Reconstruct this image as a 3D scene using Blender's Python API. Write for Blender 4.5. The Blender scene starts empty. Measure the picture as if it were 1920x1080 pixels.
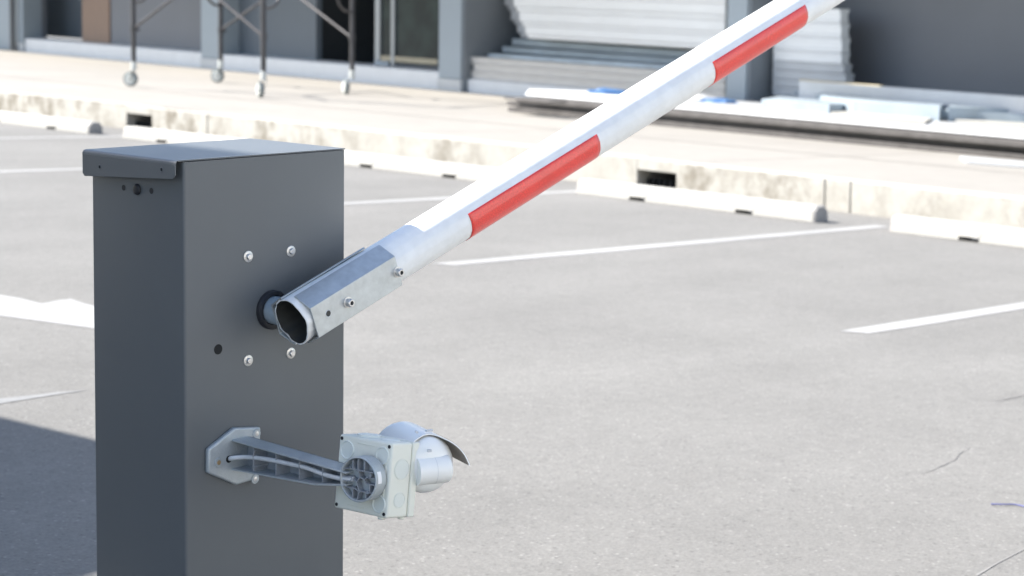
import bpy, bmesh, math, random
from mathutils import Vector, Matrix, noise
R=math.radians
random.seed(7)
S=bpy.context.scene; COL=S.collection

# ---------------------------------------------------------------- camera
FPX,PY0=3764.4,348.2                       # focal length in pixels of a 1920 px wide frame, principal row
YAW,PITCH,ROLL=.7589,.1079,.012
HC=1.25                                    # camera height above the tarmac below it
fw=Vector((math.cos(YAW)*math.cos(PITCH),math.sin(YAW)*math.cos(PITCH),-math.sin(PITCH)))
r0=Vector((math.sin(YAW),-math.cos(YAW),0)); u0=r0.cross(fw)
rt=r0*math.cos(ROLL)+u0*math.sin(ROLL); up=-r0*math.sin(ROLL)+u0*math.cos(ROLL)
CAM=Vector((0,0,HC))
cd=bpy.data.cameras.new('camera'); cam=bpy.data.objects.new('camera',cd); COL.objects.link(cam)
m3=Matrix((rt,up,-fw)).transposed(); cam.matrix_world=Matrix.Translation(CAM)@m3.to_4x4()
cd.sensor_width=36; cd.lens=FPX/1920*36; cd.shift_y=-(540-PY0)/1920
cd.clip_start=.05; cd.clip_end=2000
cd.dof.use_dof=True; cd.dof.focus_distance=3.35; cd.dof.aperture_fstop=7.4
S.camera=cam
S.render.resolution_x=1024; S.render.resolution_y=576

# ---------------------------------------------------------------- light
SUN=Vector((-.58,.88,1.0)).normalized()     # towards the sun
w=bpy.data.worlds.new('World'); S.world=w; w.use_nodes=True
nt=w.node_tree; bg=nt.nodes['Background']; sk=nt.nodes.new('ShaderNodeTexSky'); sk.sky_type='NISHITA'
sk.sun_disc=False; sk.sun_elevation=math.asin(SUN.z); sk.sun_rotation=math.atan2(SUN.x,SUN.y)
sk.air_density=1.0; sk.dust_density=1.0; sk.ozone_density=.6
nt.links.new(sk.outputs[0],bg.inputs[0]); bg.inputs[1].default_value=.12
sd=bpy.data.lights.new('sun','SUN'); sd.energy=5.0; sd.angle=R(.55); sd.color=(1,.955,.89)
so=bpy.data.objects.new('sun',sd); COL.objects.link(so); so.rotation_euler=SUN.to_track_quat('Z','Y').to_euler()
S.view_settings.view_transform='Standard'; S.view_settings.look='None'; S.view_settings.gamma=1
S.view_settings.exposure=1.3

# ---------------------------------------------------------------- frames
SX,SY=-.04,.0085                           # the lot falls gently to the right
GA=.0225
def gz(x,y): return SX*x+SY*y
def ray(px,py): return fw+rt*((px-960)/FPX)-up*((py-PY0)/FPX)
def onplane(px,py,h=0.):                   # a point of the tilted lot (raised by h) seen at a pixel of the photograph
    d=ray(px,py); t=(-HC+h)/(d.z-SX*d.x-SY*d.y); return CAM+d*t
def UV(u,v,h=0.):                          # lot coordinates: u across to the kerb, v along the kerb
    x=math.cos(GA)*u-math.sin(GA)*v; y=math.sin(GA)*u+math.cos(GA)*v
    return Vector((x,y,gz(x,y)+h))
def toUV(p): c,s=math.cos(GA),math.sin(GA); return c*p.x+s*p.y,-s*p.x+c*p.y
HK=.22                                     # kerb height
_a=onplane(857,172,HK); _b=onplane(40,97,HK)
FY=(_b-_a); FY.z=0; FY.normalize(); FX=Vector((FY.y,-FY.x,0))   # along the facade (to the left), and into the building
def fpix(px,py,d=0.):                      # pixel -> (s along facade, z) on the vertical plane d behind the column fronts
    o=_a+FX*d; dr=ray(px,py); t=(o-CAM).dot(FX)/dr.dot(FX); p=CAM+dr*t
    return (p-_a).dot(FY), p.z
def FP(s,d,z): p=_a+FY*s+FX*d; return Vector((p.x,p.y,z))
def fbase(s,d=0): p=_a+FY*s+FX*d; return gz(p.x,p.y)+HK

# ---------------------------------------------------------------- materials
def mat(name,col,rough=.6,metal=0.,var=.12,scale=8.,bump=0.,bscale=60.,spec=.5,stretch=None,var2=0.,scale2=1.2,coat=0.):
    m=bpy.data.materials.new(name); m.use_nodes=True; n=m.node_tree.nodes; l=m.node_tree.links
    b=n['Principled BSDF']; b.inputs['Roughness'].default_value=rough; b.inputs['Metallic'].default_value=metal
    b.inputs['Specular IOR Level'].default_value=spec; b.inputs['Coat Weight'].default_value=coat
    tc=n.new('ShaderNodeTexCoord'); mp=n.new('ShaderNodeMapping'); l.new(tc.outputs['Object'],mp.inputs[0])
    if stretch: mp.inputs['Scale'].default_value=stretch
    no=n.new('ShaderNodeTexNoise'); no.inputs['Scale'].default_value=scale; no.inputs['Detail'].default_value=6; no.inputs['Roughness'].default_value=.62
    l.new(mp.outputs[0],no.inputs['Vector'])
    mr=n.new('ShaderNodeMapRange'); mr.inputs[1].default_value=.25; mr.inputs[2].default_value=.75
    mr.inputs[3].default_value=1-var; mr.inputs[4].default_value=1+var; l.new(no.outputs[0],mr.inputs[0])
    fac=mr.outputs[0]
    if var2:
        n2=n.new('ShaderNodeTexNoise'); n2.inputs['Scale'].default_value=scale2; n2.inputs['Detail'].default_value=3; l.new(mp.outputs[0],n2.inputs['Vector'])
        m2=n.new('ShaderNodeMapRange'); m2.inputs[1].default_value=.3; m2.inputs[2].default_value=.7; m2.inputs[3].default_value=1-var2; m2.inputs[4].default_value=1+var2; l.new(n2.outputs[0],m2.inputs[0])
        mu=n.new('ShaderNodeMath'); mu.operation='MULTIPLY'; l.new(fac,mu.inputs[0]); l.new(m2.outputs[0],mu.inputs[1]); fac=mu.outputs[0]
    mx=n.new('ShaderNodeVectorMath'); mx.operation='SCALE'; mx.inputs[0].default_value=col; l.new(fac,mx.inputs['Scale'])
    l.new(mx.outputs[0],b.inputs['Base Color'])
    rr=n.new('ShaderNodeMapRange'); rr.inputs[3].default_value=max(.03,rough-.07); rr.inputs[4].default_value=min(1,rough+.07); l.new(no.outputs[0],rr.inputs[0]); l.new(rr.outputs[0],b.inputs['Roughness'])
    if bump:
        nb=n.new('ShaderNodeTexNoise'); nb.inputs['Scale'].default_value=bscale; nb.inputs['Detail'].default_value=4; l.new(mp.outputs[0],nb.inputs['Vector'])
        bp=n.new('ShaderNodeBump'); bp.inputs['Strength'].default_value=bump; bp.inputs['Distance'].default_value=.004; l.new(nb.outputs[0],bp.inputs['Height']); l.new(bp.outputs[0],b.inputs['Normal'])
    return m

def asphalt_mat():
    m=bpy.data.materials.new('asphalt'); m.use_nodes=True; n=m.node_tree.nodes; l=m.node_tree.links; b=n['Principled BSDF']
    b.inputs['Roughness'].default_value=.88; b.inputs['Specular IOR Level'].default_value=.25
    tc=n.new('ShaderNodeTexCoord')
    def nz(sc,de,ro=.6,mpx=None):
        t=n.new('ShaderNodeTexNoise'); t.inputs['Scale'].default_value=sc; t.inputs['Detail'].default_value=de; t.inputs['Roughness'].default_value=ro
        if mpx:
            mp=n.new('ShaderNodeMapping'); mp.inputs['Scale'].default_value=mpx; l.new(tc.outputs['Object'],mp.inputs[0]); l.new(mp.outputs[0],t.inputs['Vector'])
        else: l.new(tc.outputs['Object'],t.inputs['Vector'])
        return t.outputs[0]
    def rng(s,a,b_,c,d):
        t=n.new('ShaderNodeMapRange'); l.new(s,t.inputs[0]); t.inputs[1].default_value=a; t.inputs[2].default_value=b_; t.inputs[3].default_value=c; t.inputs[4].default_value=d; return t.outputs[0]
    def mul(a,b_,op='MULTIPLY'):
        t=n.new('ShaderNodeMath'); t.operation=op; l.new(a,t.inputs[0]); l.new(b_,t.inputs[1]); return t.outputs[0]
    big=rng(nz(.7,6,.68),.3,.7,.89,1.09); mid=rng(nz(22,6,.75),.3,.7,.90,1.09)
    fine=rng(nz(110,5,.8),.3,.7,.76,1.22)
    tyre=rng(nz(1.0,3,.5,(.35,2.2,1)),.35,.65,.96,1.03)
    vo=n.new('ShaderNodeTexVoronoi'); vo.inputs['Scale'].default_value=68; l.new(tc.outputs['Object'],vo.inputs['Vector'])
    wn=n.new('ShaderNodeSeparateColor'); l.new(vo.outputs['Color'],wn.inputs[0])
    chip=mul(rng(vo.outputs['Distance'],.22,.36,1,0),rng(wn.outputs[0],.83,.88,0,1))
    dchip=mul(rng(vo.outputs['Distance'],.25,.4,1,0),rng(wn.outputs[1],.84,.9,0,1))
    v=mul(mul(big,mid),mul(fine,tyre))
    v=mul(v,rng(chip,0,1,1,1.42)); v=mul(v,rng(dchip,0,1,1,.72))
    mx=n.new('ShaderNodeVectorMath'); mx.operation='SCALE'; mx.inputs[0].default_value=(.192,.187,.176); l.new(v,mx.inputs['Scale']); l.new(mx.outputs[0],b.inputs['Base Color'])
    bp=n.new('ShaderNodeBump'); bp.inputs['Strength'].default_value=.55; bp.inputs['Distance'].default_value=.004
    l.new(mul(nz(160,4,.75),rng(vo.outputs['Distance'],0,.6,1,.5)),bp.inputs['Height']); l.new(bp.outputs[0],b.inputs['Normal'])
    return m

def kerb_mat():
    m=bpy.data.materials.new('kerb_concrete'); m.use_nodes=True; n=m.node_tree.nodes; l=m.node_tree.links; b=n['Principled BSDF']; b.inputs['Roughness'].default_value=.9
    tc=n.new('ShaderNodeTexCoord')
    def nz(sc,de,mpx,ro=.6):
        t=n.new('ShaderNodeTexNoise'); t.inputs['Scale'].default_value=sc; t.inputs['Detail'].default_value=de; t.inputs['Roughness'].default_value=ro
        mp=n.new('ShaderNodeMapping'); mp.inputs['Scale'].default_value=mpx; l.new(tc.outputs['Object'],mp.inputs[0]); l.new(mp.outputs[0],t.inputs['Vector']); return t.outputs[0]
    def rng(s,a,b_,c,d):
        t=n.new('ShaderNodeMapRange'); l.new(s,t.inputs[0]); t.inputs[1].default_value=a; t.inputs[2].default_value=b_; t.inputs[3].default_value=c; t.inputs[4].default_value=d; return t.outputs[0]
    def mul(a,b_):
        t=n.new('ShaderNodeMath'); t.operation='MULTIPLY'; l.new(a,t.inputs[0]); l.new(b_,t.inputs[1]); return t.outputs[0]
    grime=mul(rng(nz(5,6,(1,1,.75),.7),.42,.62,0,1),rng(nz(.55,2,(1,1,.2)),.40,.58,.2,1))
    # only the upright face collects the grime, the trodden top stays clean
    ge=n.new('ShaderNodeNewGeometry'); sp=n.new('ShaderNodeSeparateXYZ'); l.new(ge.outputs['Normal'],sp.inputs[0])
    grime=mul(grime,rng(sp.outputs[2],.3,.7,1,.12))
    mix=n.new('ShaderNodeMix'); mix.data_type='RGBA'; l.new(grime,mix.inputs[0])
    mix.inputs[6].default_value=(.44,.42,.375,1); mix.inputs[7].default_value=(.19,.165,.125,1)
    mx=n.new('ShaderNodeVectorMath'); mx.operation='SCALE'; l.new(mix.outputs[2],mx.inputs[0]); l.new(rng(nz(14,5,(1,1,1)),.3,.7,.93,1.07),mx.inputs['Scale'])
    l.new(mx.outputs[0],b.inputs['Base Color'])
    return m

M=dict(
 asphalt=asphalt_mat(), kerb=kerb_mat(),
 paint_line=mat('road_paint',(.325,.322,.312),.8,var=.13,scale=70,var2=.10,bump=.3,bscale=120),
 pale_trace=mat('pale_asphalt_trace',(.225,.226,.222),.8,var=.22,scale=18,var2=.08,bump=.3,bscale=120),
 concrete=mat('pavement_concrete',(.285,.268,.24),.88,var=.06,scale=5,var2=.05,scale2=.5,bump=.25,bscale=50),
 stopwhite=mat('stop_paint',(.375,.365,.335),.7,var=.06,scale=10,bump=.3,bscale=30),
 stopgrey=mat('concrete_and_end_shade',(.30,.285,.27),.9,var=.2,scale=30,bump=.4,bscale=60),
 dark=mat('dark_void',(.012,.013,.014),.9,var=.2),
 black=mat('black_rubber',(.015,.016,.02),.55,var=.2),
 charcoal=mat('charcoal_powder_coat',(.108,.119,.127),.44,var=.06,scale=3,bump=.10,bscale=700,spec=.5,var2=.04),
 galv=mat('galvanised_steel',(.50,.53,.54),.46,metal=.7,var=.07,scale=20,bump=.05,bscale=120,var2=.06,scale2=80),
 galv_edge=mat('galvanised_edge',(.66,.68,.70),.35,metal=.7,var=.10,scale=40),
 steel=mat('steel_screw',(.62,.62,.62),.3,metal=.9,var=.12,scale=90),
 zinc=mat('zinc_washer',(.66,.65,.62),.42,metal=.7,var=.12,scale=120),
 tube=mat('white_coated_tube',(.79,.80,.795),.46,var=.05,scale=14,bump=.14,bscale=90,var2=.04,scale2=45),
 tube_in=mat('tube_inside_shade',(.04,.042,.04),.6,var=.2,scale=20),
 pale=mat('pale_shaft',(.42,.50,.56),.35,metal=.4,var=.1),
 cast=mat('cast_aluminium',(.43,.47,.49),.45,metal=.35,var=.10,scale=30,bump=.25,bscale=300),
 castdark=mat('cast_aluminium_inner',(.30,.325,.36),.55,metal=.25,var=.16,scale=30,bump=.25,bscale=300),
 cable=mat('grey_cable',(.58,.60,.62),.5,var=.07,scale=60),
 abs=mat('grey_green_plastic',(.73,.745,.67),.6,var=.03,scale=8,bump=.06,bscale=400),
 absk=mat('plastic_knockout',(.67,.71,.67),.45,var=.03,scale=8),
 white=mat('camera_white',(.83,.84,.82),.48,var=.03,scale=10,coat=.2),
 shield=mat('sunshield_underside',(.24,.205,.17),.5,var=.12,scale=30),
 brass=mat('brass_screw',(.45,.33,.18),.45,metal=.8,var=.15,scale=100),
 sticker=mat('sticker',(.82,.83,.84),.5,var=.03),
 wallgrey=mat('facade_grey_cladding',(.155,.162,.178),.6,var=.04,scale=2,var2=.06,scale2=.6),
 walldark=mat('facade_dark_grey',(.115,.135,.155),.6,var=.05,scale=2),
 column=mat('column_grey_blue_paint',(.30,.345,.38),.55,var=.04,scale=2),
 colbase=mat('column_plinth',(.52,.53,.53),.6,var=.05,scale=6),
 sill=mat('sill_grey_paint',(.70,.71,.715),.6,var=.06,scale=4),
 brown=mat('brown_door_wood',(.235,.15,.105),.55,var=.14,scale=6,stretch=(6,6,.7)),
 tan=mat('tan_rail',(.42,.36,.25),.6,var=.1),
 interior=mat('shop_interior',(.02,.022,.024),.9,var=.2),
 awning=mat('awning_panel',(.30,.31,.32),.6,var=.05),
 frame=mat('door_frame_metal',(.30,.32,.34),.4,metal=.5,var=.08),
 scaff=mat('scaffold_tube',(.07,.067,.069),.45,metal=.4,var=.25,scale=6),
 caster=mat('caster_pale_metal',(.55,.56,.53),.5,metal=.2,var=.1,scale=30),
 tyre=mat('caster_grey_rubber',(.17,.19,.185),.7,var=.15,scale=30),
 sheetwhite=mat('white_coated_sheet',(.80,.80,.79),.5,var=.04,scale=3,stretch=(1,1,6)),
 sheetgrey=mat('grey_and_shaded_sheet',(.52,.53,.54),.5,var=.08,scale=3),
 sheetblue=mat('zinc_sheet_blue',(.50,.58,.65),.35,metal=.45,var=.14,scale=5,var2=.1),
 sheetbeige=mat('dusty_sheet',(.58,.56,.53),.6,var=.10,scale=4,stretch=(1,1,5)),
 board=mat('weathered_dark_board',(.095,.088,.083),.85,var=.35,scale=7,stretch=(1,1,3),bump=.4,bscale=20),
 tarp=mat('blue_tarp',(.045,.13,.30),.55,var=.25,scale=9),
 tarpwhite=mat('white_plastic_sheet',(.42,.43,.44),.5,var=.06,scale=9),
 pink=mat('pink_plastic',(.75,.25,.55),.5,var=.1),
 crack=mat('crack_filler',(.15,.146,.141),.95,var=.2,scale=60),
 bounce_wall=mat('bounce_wall_paint',(.78,.77,.74),.85,var=.05,scale=2,bump=.3,bscale=60),
 sheetblued=mat('dull_zinc_sheet',(.27,.32,.36),.45,metal=.35,var=.14,scale=5,var2=.1),
 sheetheap=mat('bluish_zinc_sheet',(.33,.385,.43),.5,metal=.2,var=.14,scale=4,var2=.12),
 smear=mat('sandy_dust',(.225,.220,.210),.95,var=.12,scale=40,bump=.4,bscale=120),
 colside=mat('column_side_paint',(.235,.255,.275),.55,var=.04,scale=2),
 booth=mat('shade_booth_paint',(.07,.078,.085),.6,var=.05,scale=2),
 sunshade=mat('sunshade_sheet_metal',(.25,.26,.28),.6,var=.05),
)
def glass_mat():
    m=bpy.data.materials.new('dark_green_glass'); m.use_nodes=True; b=m.node_tree.nodes['Principled BSDF']; n=m.node_tree.nodes; l=m.node_tree.links
    tc=n.new('ShaderNodeTexCoord'); no=n.new('ShaderNodeTexNoise'); no.inputs['Scale'].default_value=3; l.new(tc.outputs['Object'],no.inputs['Vector'])
    cr=n.new('ShaderNodeValToRGB'); cr.color_ramp.elements[0].position=.4; cr.color_ramp.elements[0].color=(.010,.020,.022,1); cr.color_ramp.elements[1].position=.75; cr.color_ramp.elements[1].color=(.025,.045,.042,1)
    l.new(no.outputs[0],cr.inputs[0]); l.new(cr.outputs[0],b.inputs['Base Color'])
    b.inputs['Roughness'].default_value=.2; b.inputs['Specular IOR Level'].default_value=.2
    return m
M['glass']=glass_mat()
def tape_mat():
    m=bpy.data.materials.new('red_reflective_tape'); m.use_nodes=True; b=m.node_tree.nodes['Principled BSDF']; n=m.node_tree.nodes; l=m.node_tree.links
    tc=n.new('ShaderNodeTexCoord'); 
    no=n.new('ShaderNodeTexNoise'); no.inputs['Scale'].default_value=14; no.inputs['Detail'].default_value=5; l.new(tc.outputs['Object'],no.inputs['Vector'])
    # uv map: u along the arm (metres), v round the tube (metres): fine honeycomb of the reflective film
    vo=n.new('ShaderNodeTexVoronoi'); vo.inputs['Scale'].default_value=230; vo.feature='DISTANCE_TO_EDGE'; l.new(tc.outputs['UV'],vo.inputs['Vector'])
    cell=n.new('ShaderNodeMapRange'); cell.inputs[1].default_value=.02; cell.inputs[2].default_value=.12; cell.inputs[3].default_value=1.22; cell.inputs[4].default_value=.96; l.new(vo.outputs['Distance'],cell.inputs[0])
    r2=n.new('ShaderNodeMapRange'); r2.inputs[3].default_value=.86; r2.inputs[4].default_value=1.12; l.new(no.outputs[0],r2.inputs[0])
    mu=n.new('ShaderNodeMath'); mu.operation='MULTIPLY'; l.new(cell.outputs[0],mu.inputs[0]); l.new(r2.outputs[0],mu.inputs[1])
    mx=n.new('ShaderNodeVectorMath'); mx.operation='SCALE'; mx.inputs[0].default_value=(.76,.052,.040); l.new(mu.outputs[0],mx.inputs['Scale']); l.new(mx.outputs[0],b.inputs['Base Color'])
    b.inputs['Roughness'].default_value=.33; b.inputs['Coat Weight'].default_value=.4; b.inputs['Coat Roughness'].default_value=.15
    bp=n.new('ShaderNodeBump'); bp.inputs['Strength'].default_value=.1; bp.inputs['Distance'].default_value=.001; l.new(vo.outputs['Distance'],bp.inputs['Height']); l.new(bp.outputs[0],b.inputs['Normal'])
    return m
M['tape']=tape_mat()

# ---------------------------------------------------------------- mesh helpers
class MB:
    def __init__(s): s.v=[]; s.f=[]
    def poly(s,vs,fs):
        o=len(s.v); s.v+=[Vector(v) for v in vs]; s.f+=[tuple(i+o for i in f) for f in fs]; return s
    def hexa(s,p):                         # 8 corners: bottom ring 0-3, top ring 4-7
        return s.poly(p,[(3,2,1,0),(4,5,6,7),(0,1,5,4),(1,2,6,5),(2,3,7,6),(3,0,4,7)])
    def box(s,a,b):
        x0,y0,z0=a;x1,y1,z1=b
        return s.hexa([(x0,y0,z0),(x1,y0,z0),(x1,y1,z0),(x0,y1,z0),(x0,y0,z1),(x1,y0,z1),(x1,y1,z1),(x0,y1,z1)])
    def prism(s,pts,off):                  # closed outline extruded by a vector
        n=len(pts); off=Vector(off); P=[Vector(p) for p in pts]
        return s.poly(P+[p+off for p in P],[tuple(range(n))[::-1],tuple(range(n,2*n))]+[(i,(i+1)%n,(i+1)%n+n,i+n) for i in range(n)])
    def cyl(s,a,b,r,r2=None,n=24,cap=True):
        a=Vector(a);b=Vector(b);r2=r if r2 is None else r2; d=(b-a).normalized(); x=d.orthogonal().normalized(); y=d.cross(x)
        P=[a+(x*math.cos(t)+y*math.sin(t))*r for t in [2*math.pi*i/n for i in range(n)]]+[b+(x*math.cos(t)+y*math.sin(t))*r2 for t in [2*math.pi*i/n for i in range(n)]]
        F=[(i,(i+1)%n,(i+1)%n+n,i+n) for i in range(n)]
        if cap: F+=[tuple(range(n))[::-1],tuple(range(n,2*n))]
        return s.poly(P,F)
    def lathe(s,c,ax,prof,n=32,a0=0,a1=2*math.pi,xd=None):      # prof: (distance along axis, radius)
        c=Vector(c);d=Vector(ax).normalized(); x=(Vector(xd)-d*d.dot(Vector(xd))).normalized() if xd else d.orthogonal().normalized(); y=d.cross(x)
        full=abs(a1-a0-2*math.pi)<1e-6; m=n if full else n+1
        P=[c+d*h+(x*math.cos(a0+(a1-a0)*i/n)+y*math.sin(a0+(a1-a0)*i/n))*r for h,r in prof for i in range(m)]
        F=[]
        for k in range(len(prof)-1):
            for i in range(n):
                j=(i+1)%m; F.append((k*m+i,k*m+j,(k+1)*m+j,(k+1)*m+i))
        return s.poly(P,F)
    def tube(s,pts,r,n=10):
        pts=[Vector(p) for p in pts]; P=[];F=[]; x=None
        for k,p in enumerate(pts):
            d=(pts[min(k+1,len(pts)-1)]-pts[max(k-1,0)]).normalized()
            x=d.orthogonal().normalized() if x is None else (x-d*x.dot(d)).normalized(); y=d.cross(x)
            P+=[p+(x*math.cos(2*math.pi*i/n)+y*math.sin(2*math.pi*i/n))*r for i in range(n)]
        for k in range(len(pts)-1):
            for i in range(n): j=(i+1)%n; F.append((k*n+i,k*n+j,(k+1)*n+j,(k+1)*n+i))
        F+=[tuple(range(n))[::-1],tuple(range((len(pts)-1)*n,len(pts)*n))]
        return s.poly(P,F)
    def build(s,name,m,parent=None,bev=0.,smooth=None,seg=2,loc=None):
        me=bpy.data.meshes.new(name); o3=Vector(loc) if loc is not None else Vector((0,0,0))
        me.from_pydata([v-o3 for v in s.v],[],s.f); me.materials.append(M[m] if isinstance(m,str) else m)
        bm=bmesh.new(); bm.from_mesh(me); bmesh.ops.remove_doubles(bm,verts=bm.verts,dist=1e-6); bmesh.ops.recalc_face_normals(bm,faces=bm.faces); bm.to_mesh(me); bm.free()
        o=bpy.data.objects.new(name,me); COL.objects.link(o); o.parent=parent
        if loc is not None: o.location=loc
        if bev:
            b=o.modifiers.new('bevel','BEVEL'); b.width=bev; b.segments=seg; b.limit_method='ANGLE'; b.angle_limit=R(35)
        if smooth or bev:
            for p in me.polygons: p.use_smooth=True
            sm=smooth or 35
            try:
                me.set_sharp_from_angle(angle=R(sm))
            except Exception: pass
        return o
def tag(o,label=None,cat=None,group=None,kind=None):
    if label: o['label']=label
    if cat: o['category']=cat
    if group: o['group']=group
    if kind: o['kind']=kind
    return o
def empty(name,loc,rot=(0,0,0)):
    o=bpy.data.objects.new(name,None); COL.objects.link(o); o.location=loc; o.rotation_euler=rot; o.empty_display_size=.1; return o
def children(o): return [c for c in bpy.data.objects if c.parent==o]
def copy_tree(o,parent=None):
    ch=children(o); c=o.copy(); COL.objects.link(c); c.parent=parent
    for k in ch: copy_tree(k,c)
    return c
def spline(pts,n=8):
    P=[Vector(p) for p in pts]; out=[]
    for i in range(len(P)-1):
        a=P[max(i-1,0)];b=P[i];c=P[i+1];d=P[min(i+2,len(P)-1)]
        for k in range(n):
            t=k/n; out.append(.5*((2*b)+(c-a)*t+(2*a-5*b+4*c-d)*t*t+(3*b-a-3*c+d)*t**3))
    out.append(P[-1]); return out

# ================================================================ SETTING
# tarmac: one sheet to the horizon
g=MB(); L=300
g.poly([(-L,-L,gz(-L,-L)),(L,-L,gz(L,-L)),(L,L,gz(L,L)),(-L,L,gz(-L,L))],[(0,1,2,3)])
tag(g.build('ground','asphalt'),'pale grey sunlit asphalt of the parking lot','ground',kind='structure')
# painted bay lines
for k,(v,ua,ub) in enumerate([(4.47,7.03,11.2),(6.875,7.05,11.16),(9.35,7.0,11.1),(11.99,7.0,11.5),(14.73,7.0,11.5),(17.2,7.0,11.5)]):
    b=MB(); n=26; pl=[];pr=[]
    for i in range(n+1):
        u=ua+(ub-ua)*i/n; j=.007*noise.noise(Vector((u*2.1,v,3))); j2=.007*noise.noise(Vector((u*2.1,v,9)))
        e=-.12 if i==0 else 0
        pl.append(UV(u,v+.056+j,.002)); pr.append(UV(u+(.06 if i==0 else 0),v-.056+j2,.002))
    b.poly(pl+pr,[(i,i+1,n+2+i,n+1+i) for i in range(n)])
    tag(b.build('bay_line','paint_line'),'painted white bay line on the asphalt','painted line','white lines between the parking bays',kind='structure')
# arrow painted at the left and a faint pale patch
def gpoly(name,m,px,h,**k):
    b=MB(); P=[onplane(x,y,h) for x,y in px]; b.poly(P,[tuple(range(len(P)))]); o=b.build(name,m); tag(o,kind='structure',**k); return o
gpoly('painted_arrow','paint_line',[(-150,527),(-60,540),(0,553),(38,559),(78,569),(110,563),(133,560),(155,568),(240,590),(300,612),(300,648),(172,615),(90,604),(0,592),(-150,566)],.002,label='white painted arrow on the asphalt left of the cabinet',cat='road marking')
gpoly('pale_patch','pale_trace',[(-60,745),(0,747),(60,741),(110,735),(168,731),(110,739),(60,747),(0,757),(-60,760)],.0015,label='faint pale trace on the asphalt',cat='road marking')
gpoly('paint_trace','smear',[(1828,1078),(1870,1054),(1921,1028),(1921,1030),(1871,1056),(1832,1080)],.0015,label='thin pale scratch line on the asphalt at bottom right',cat='road marking')
def crack(pts,wd,name='asphalt_crack',m='crack',label='thin dark crack in the asphalt'):
    b=MB(); P=spline([onplane(x,y,.0015) for x,y in pts],6); V=[]
    for i,p in enumerate(P):
        d=(P[min(i+1,len(P)-1)]-P[max(i-1,0)]); n_=Vector((-d.y,d.x,0)).normalized()
        q=wd*(.35+.65*abs(noise.noise(p*23))*2)*math.sin(math.pi*(i+.5)/len(P))**.5; o_=.006*noise.noise(p*40)
        V+=[p+n_*(q+o_),p-n_*(q-o_)]
    for v in V: v.z=gz(v.x,v.y)+.0015
    b.poly(V,[(2*i,2*i+1,2*i+3,2*i+2) for i in range(len(P)-1)]); tag(b.build(name,m),label,'crack',kind='structure')
crack([(1722,888),(1742,884),(1768,872),(1790,862),(1800,850),(1822,838)],.0028)
crack([(1862,753),(1890,748),(1925,739)],.004)
b=MB(); b.tube(spline([onplane(1858,945,.004),onplane(1880,945.5,.005),onplane(1905,946,.004),onplane(1935,953,.004)],6),.0022,6)
tag(b.build('string',mat('blue_string',(.12,.13,.28),.7)),'thin blue string lying on the asphalt at the right edge','string')

# pavement and kerb with two drain mouths
UK=11.72
def face_v(px,py):                         # v coordinate on the kerb face
    c=math.cos(GA);s=math.sin(GA); nrm=Vector((c,s,0)); d=ray(px,py); t=UK/d.dot(nrm); p=CAM+d*t
    return toUV(p)[1],p.z-gz(p.x,p.y)
VA,VB=-6.,34.
holes=[]
for (xa,ya),(xb,yb) in [((237,212),(285,246)),((1195,318),(1268,350))]:
    v1,h1=face_v(xa,ya); v0,_=face_v(xb,yb); holes.append((v0,v1,h1))
k=MB(); KW=.16
def kbox(mb,v0,v1,h0,h1,ua,ub): mb.hexa([UV(ua,v0,h0),UV(ub,v0,h0),UV(ub,v1,h0),UV(ua,v1,h0),UV(ua,v0,h1),UV(ub,v0,h1),UV(ub,v1,h1),UV(ua,v1,h1)])
joints=[face_v(1547,360)[0],face_v(1595,370)[0]]
edges=sorted(holes,key=lambda a:a[0]); cuts=[]; cur=VA
def solid(v0,v1):
    # split at joints with an 8 mm gap, one sunk back strip closes it
    js=[j for j in joints+[v for v in [VA+5.1*i for i in range(1,9)] if all(abs(v-h[0])>.6 and abs(v-h[1])>.6 and abs(v-jj)>1.5 for h in holes for jj in joints)] if v0<j<v1]
    c=v0
    for j in sorted(js): kbox(k,c,j-.006,-.05,HK+.003,UK,UK+KW); kbox(k,j-.006,j+.006,-.05,HK-.001,UK+.008,UK+KW); c=j+.006
    kbox(k,c,v1,-.05,HK+.003,UK,UK+KW)
for v0,v1,h1 in edges:
    solid(cur,v0); kbox(k,v0,v1,h1,HK+.003,UK,UK+KW); cur=v1
solid(cur,VB)
tag(k.build('kerb','kerb',bev=.012),'stained pale concrete kerb','kerb',kind='structure')
for v0,v1,h1 in edges:
    b=MB(); e=.02
    # an open-fronted concrete gully behind the kerb
    kbox(b,v0-e,v0,-.10,h1+.02,UK+KW,UK+.60); kbox(b,v1,v1+e,-.10,h1+.02,UK+KW,UK+.60)
    kbox(b,v0-e,v1+e,-.10,h1+.02,UK+.60,UK+.62); kbox(b,v0-e,v1+e,h1+.02,h1+.04,UK+KW,UK+.62)
    tag(b.build('drain_gully','stopgrey'),'concrete drain gully set in the kerb','drain','drain gullies in the kerb',kind='structure')
for idx,(v0,v1,h1) in enumerate(edges):
    b=MB(); nb=7
    for i in range(nb):
        v=v0+(v1-v0)*(i+.5)/nb; kbox(b,v-.012,v+.012,.0,.075,UK+.10,UK+.13)
    kbox(b,v0,v1,.0045,.012,UK+.02,UK+.16)
    tag(b.build('drain_grate','dark'),['dark grate in the drain mouth of the kerb behind the nearest full wheel stop','dark grate in the small drain mouth of the kerb far left'][idx],'drain grate','grates in the kerb drains')
b=MB(); ue=UK+KW
kbox(b,VA,VB,HK-.02,HK,ue,60.)
# (the slab is thin over the gullies)
tag(b.build('pavement','concrete'),'cream concrete pavement in full sun','pavement',kind='structure')
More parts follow.
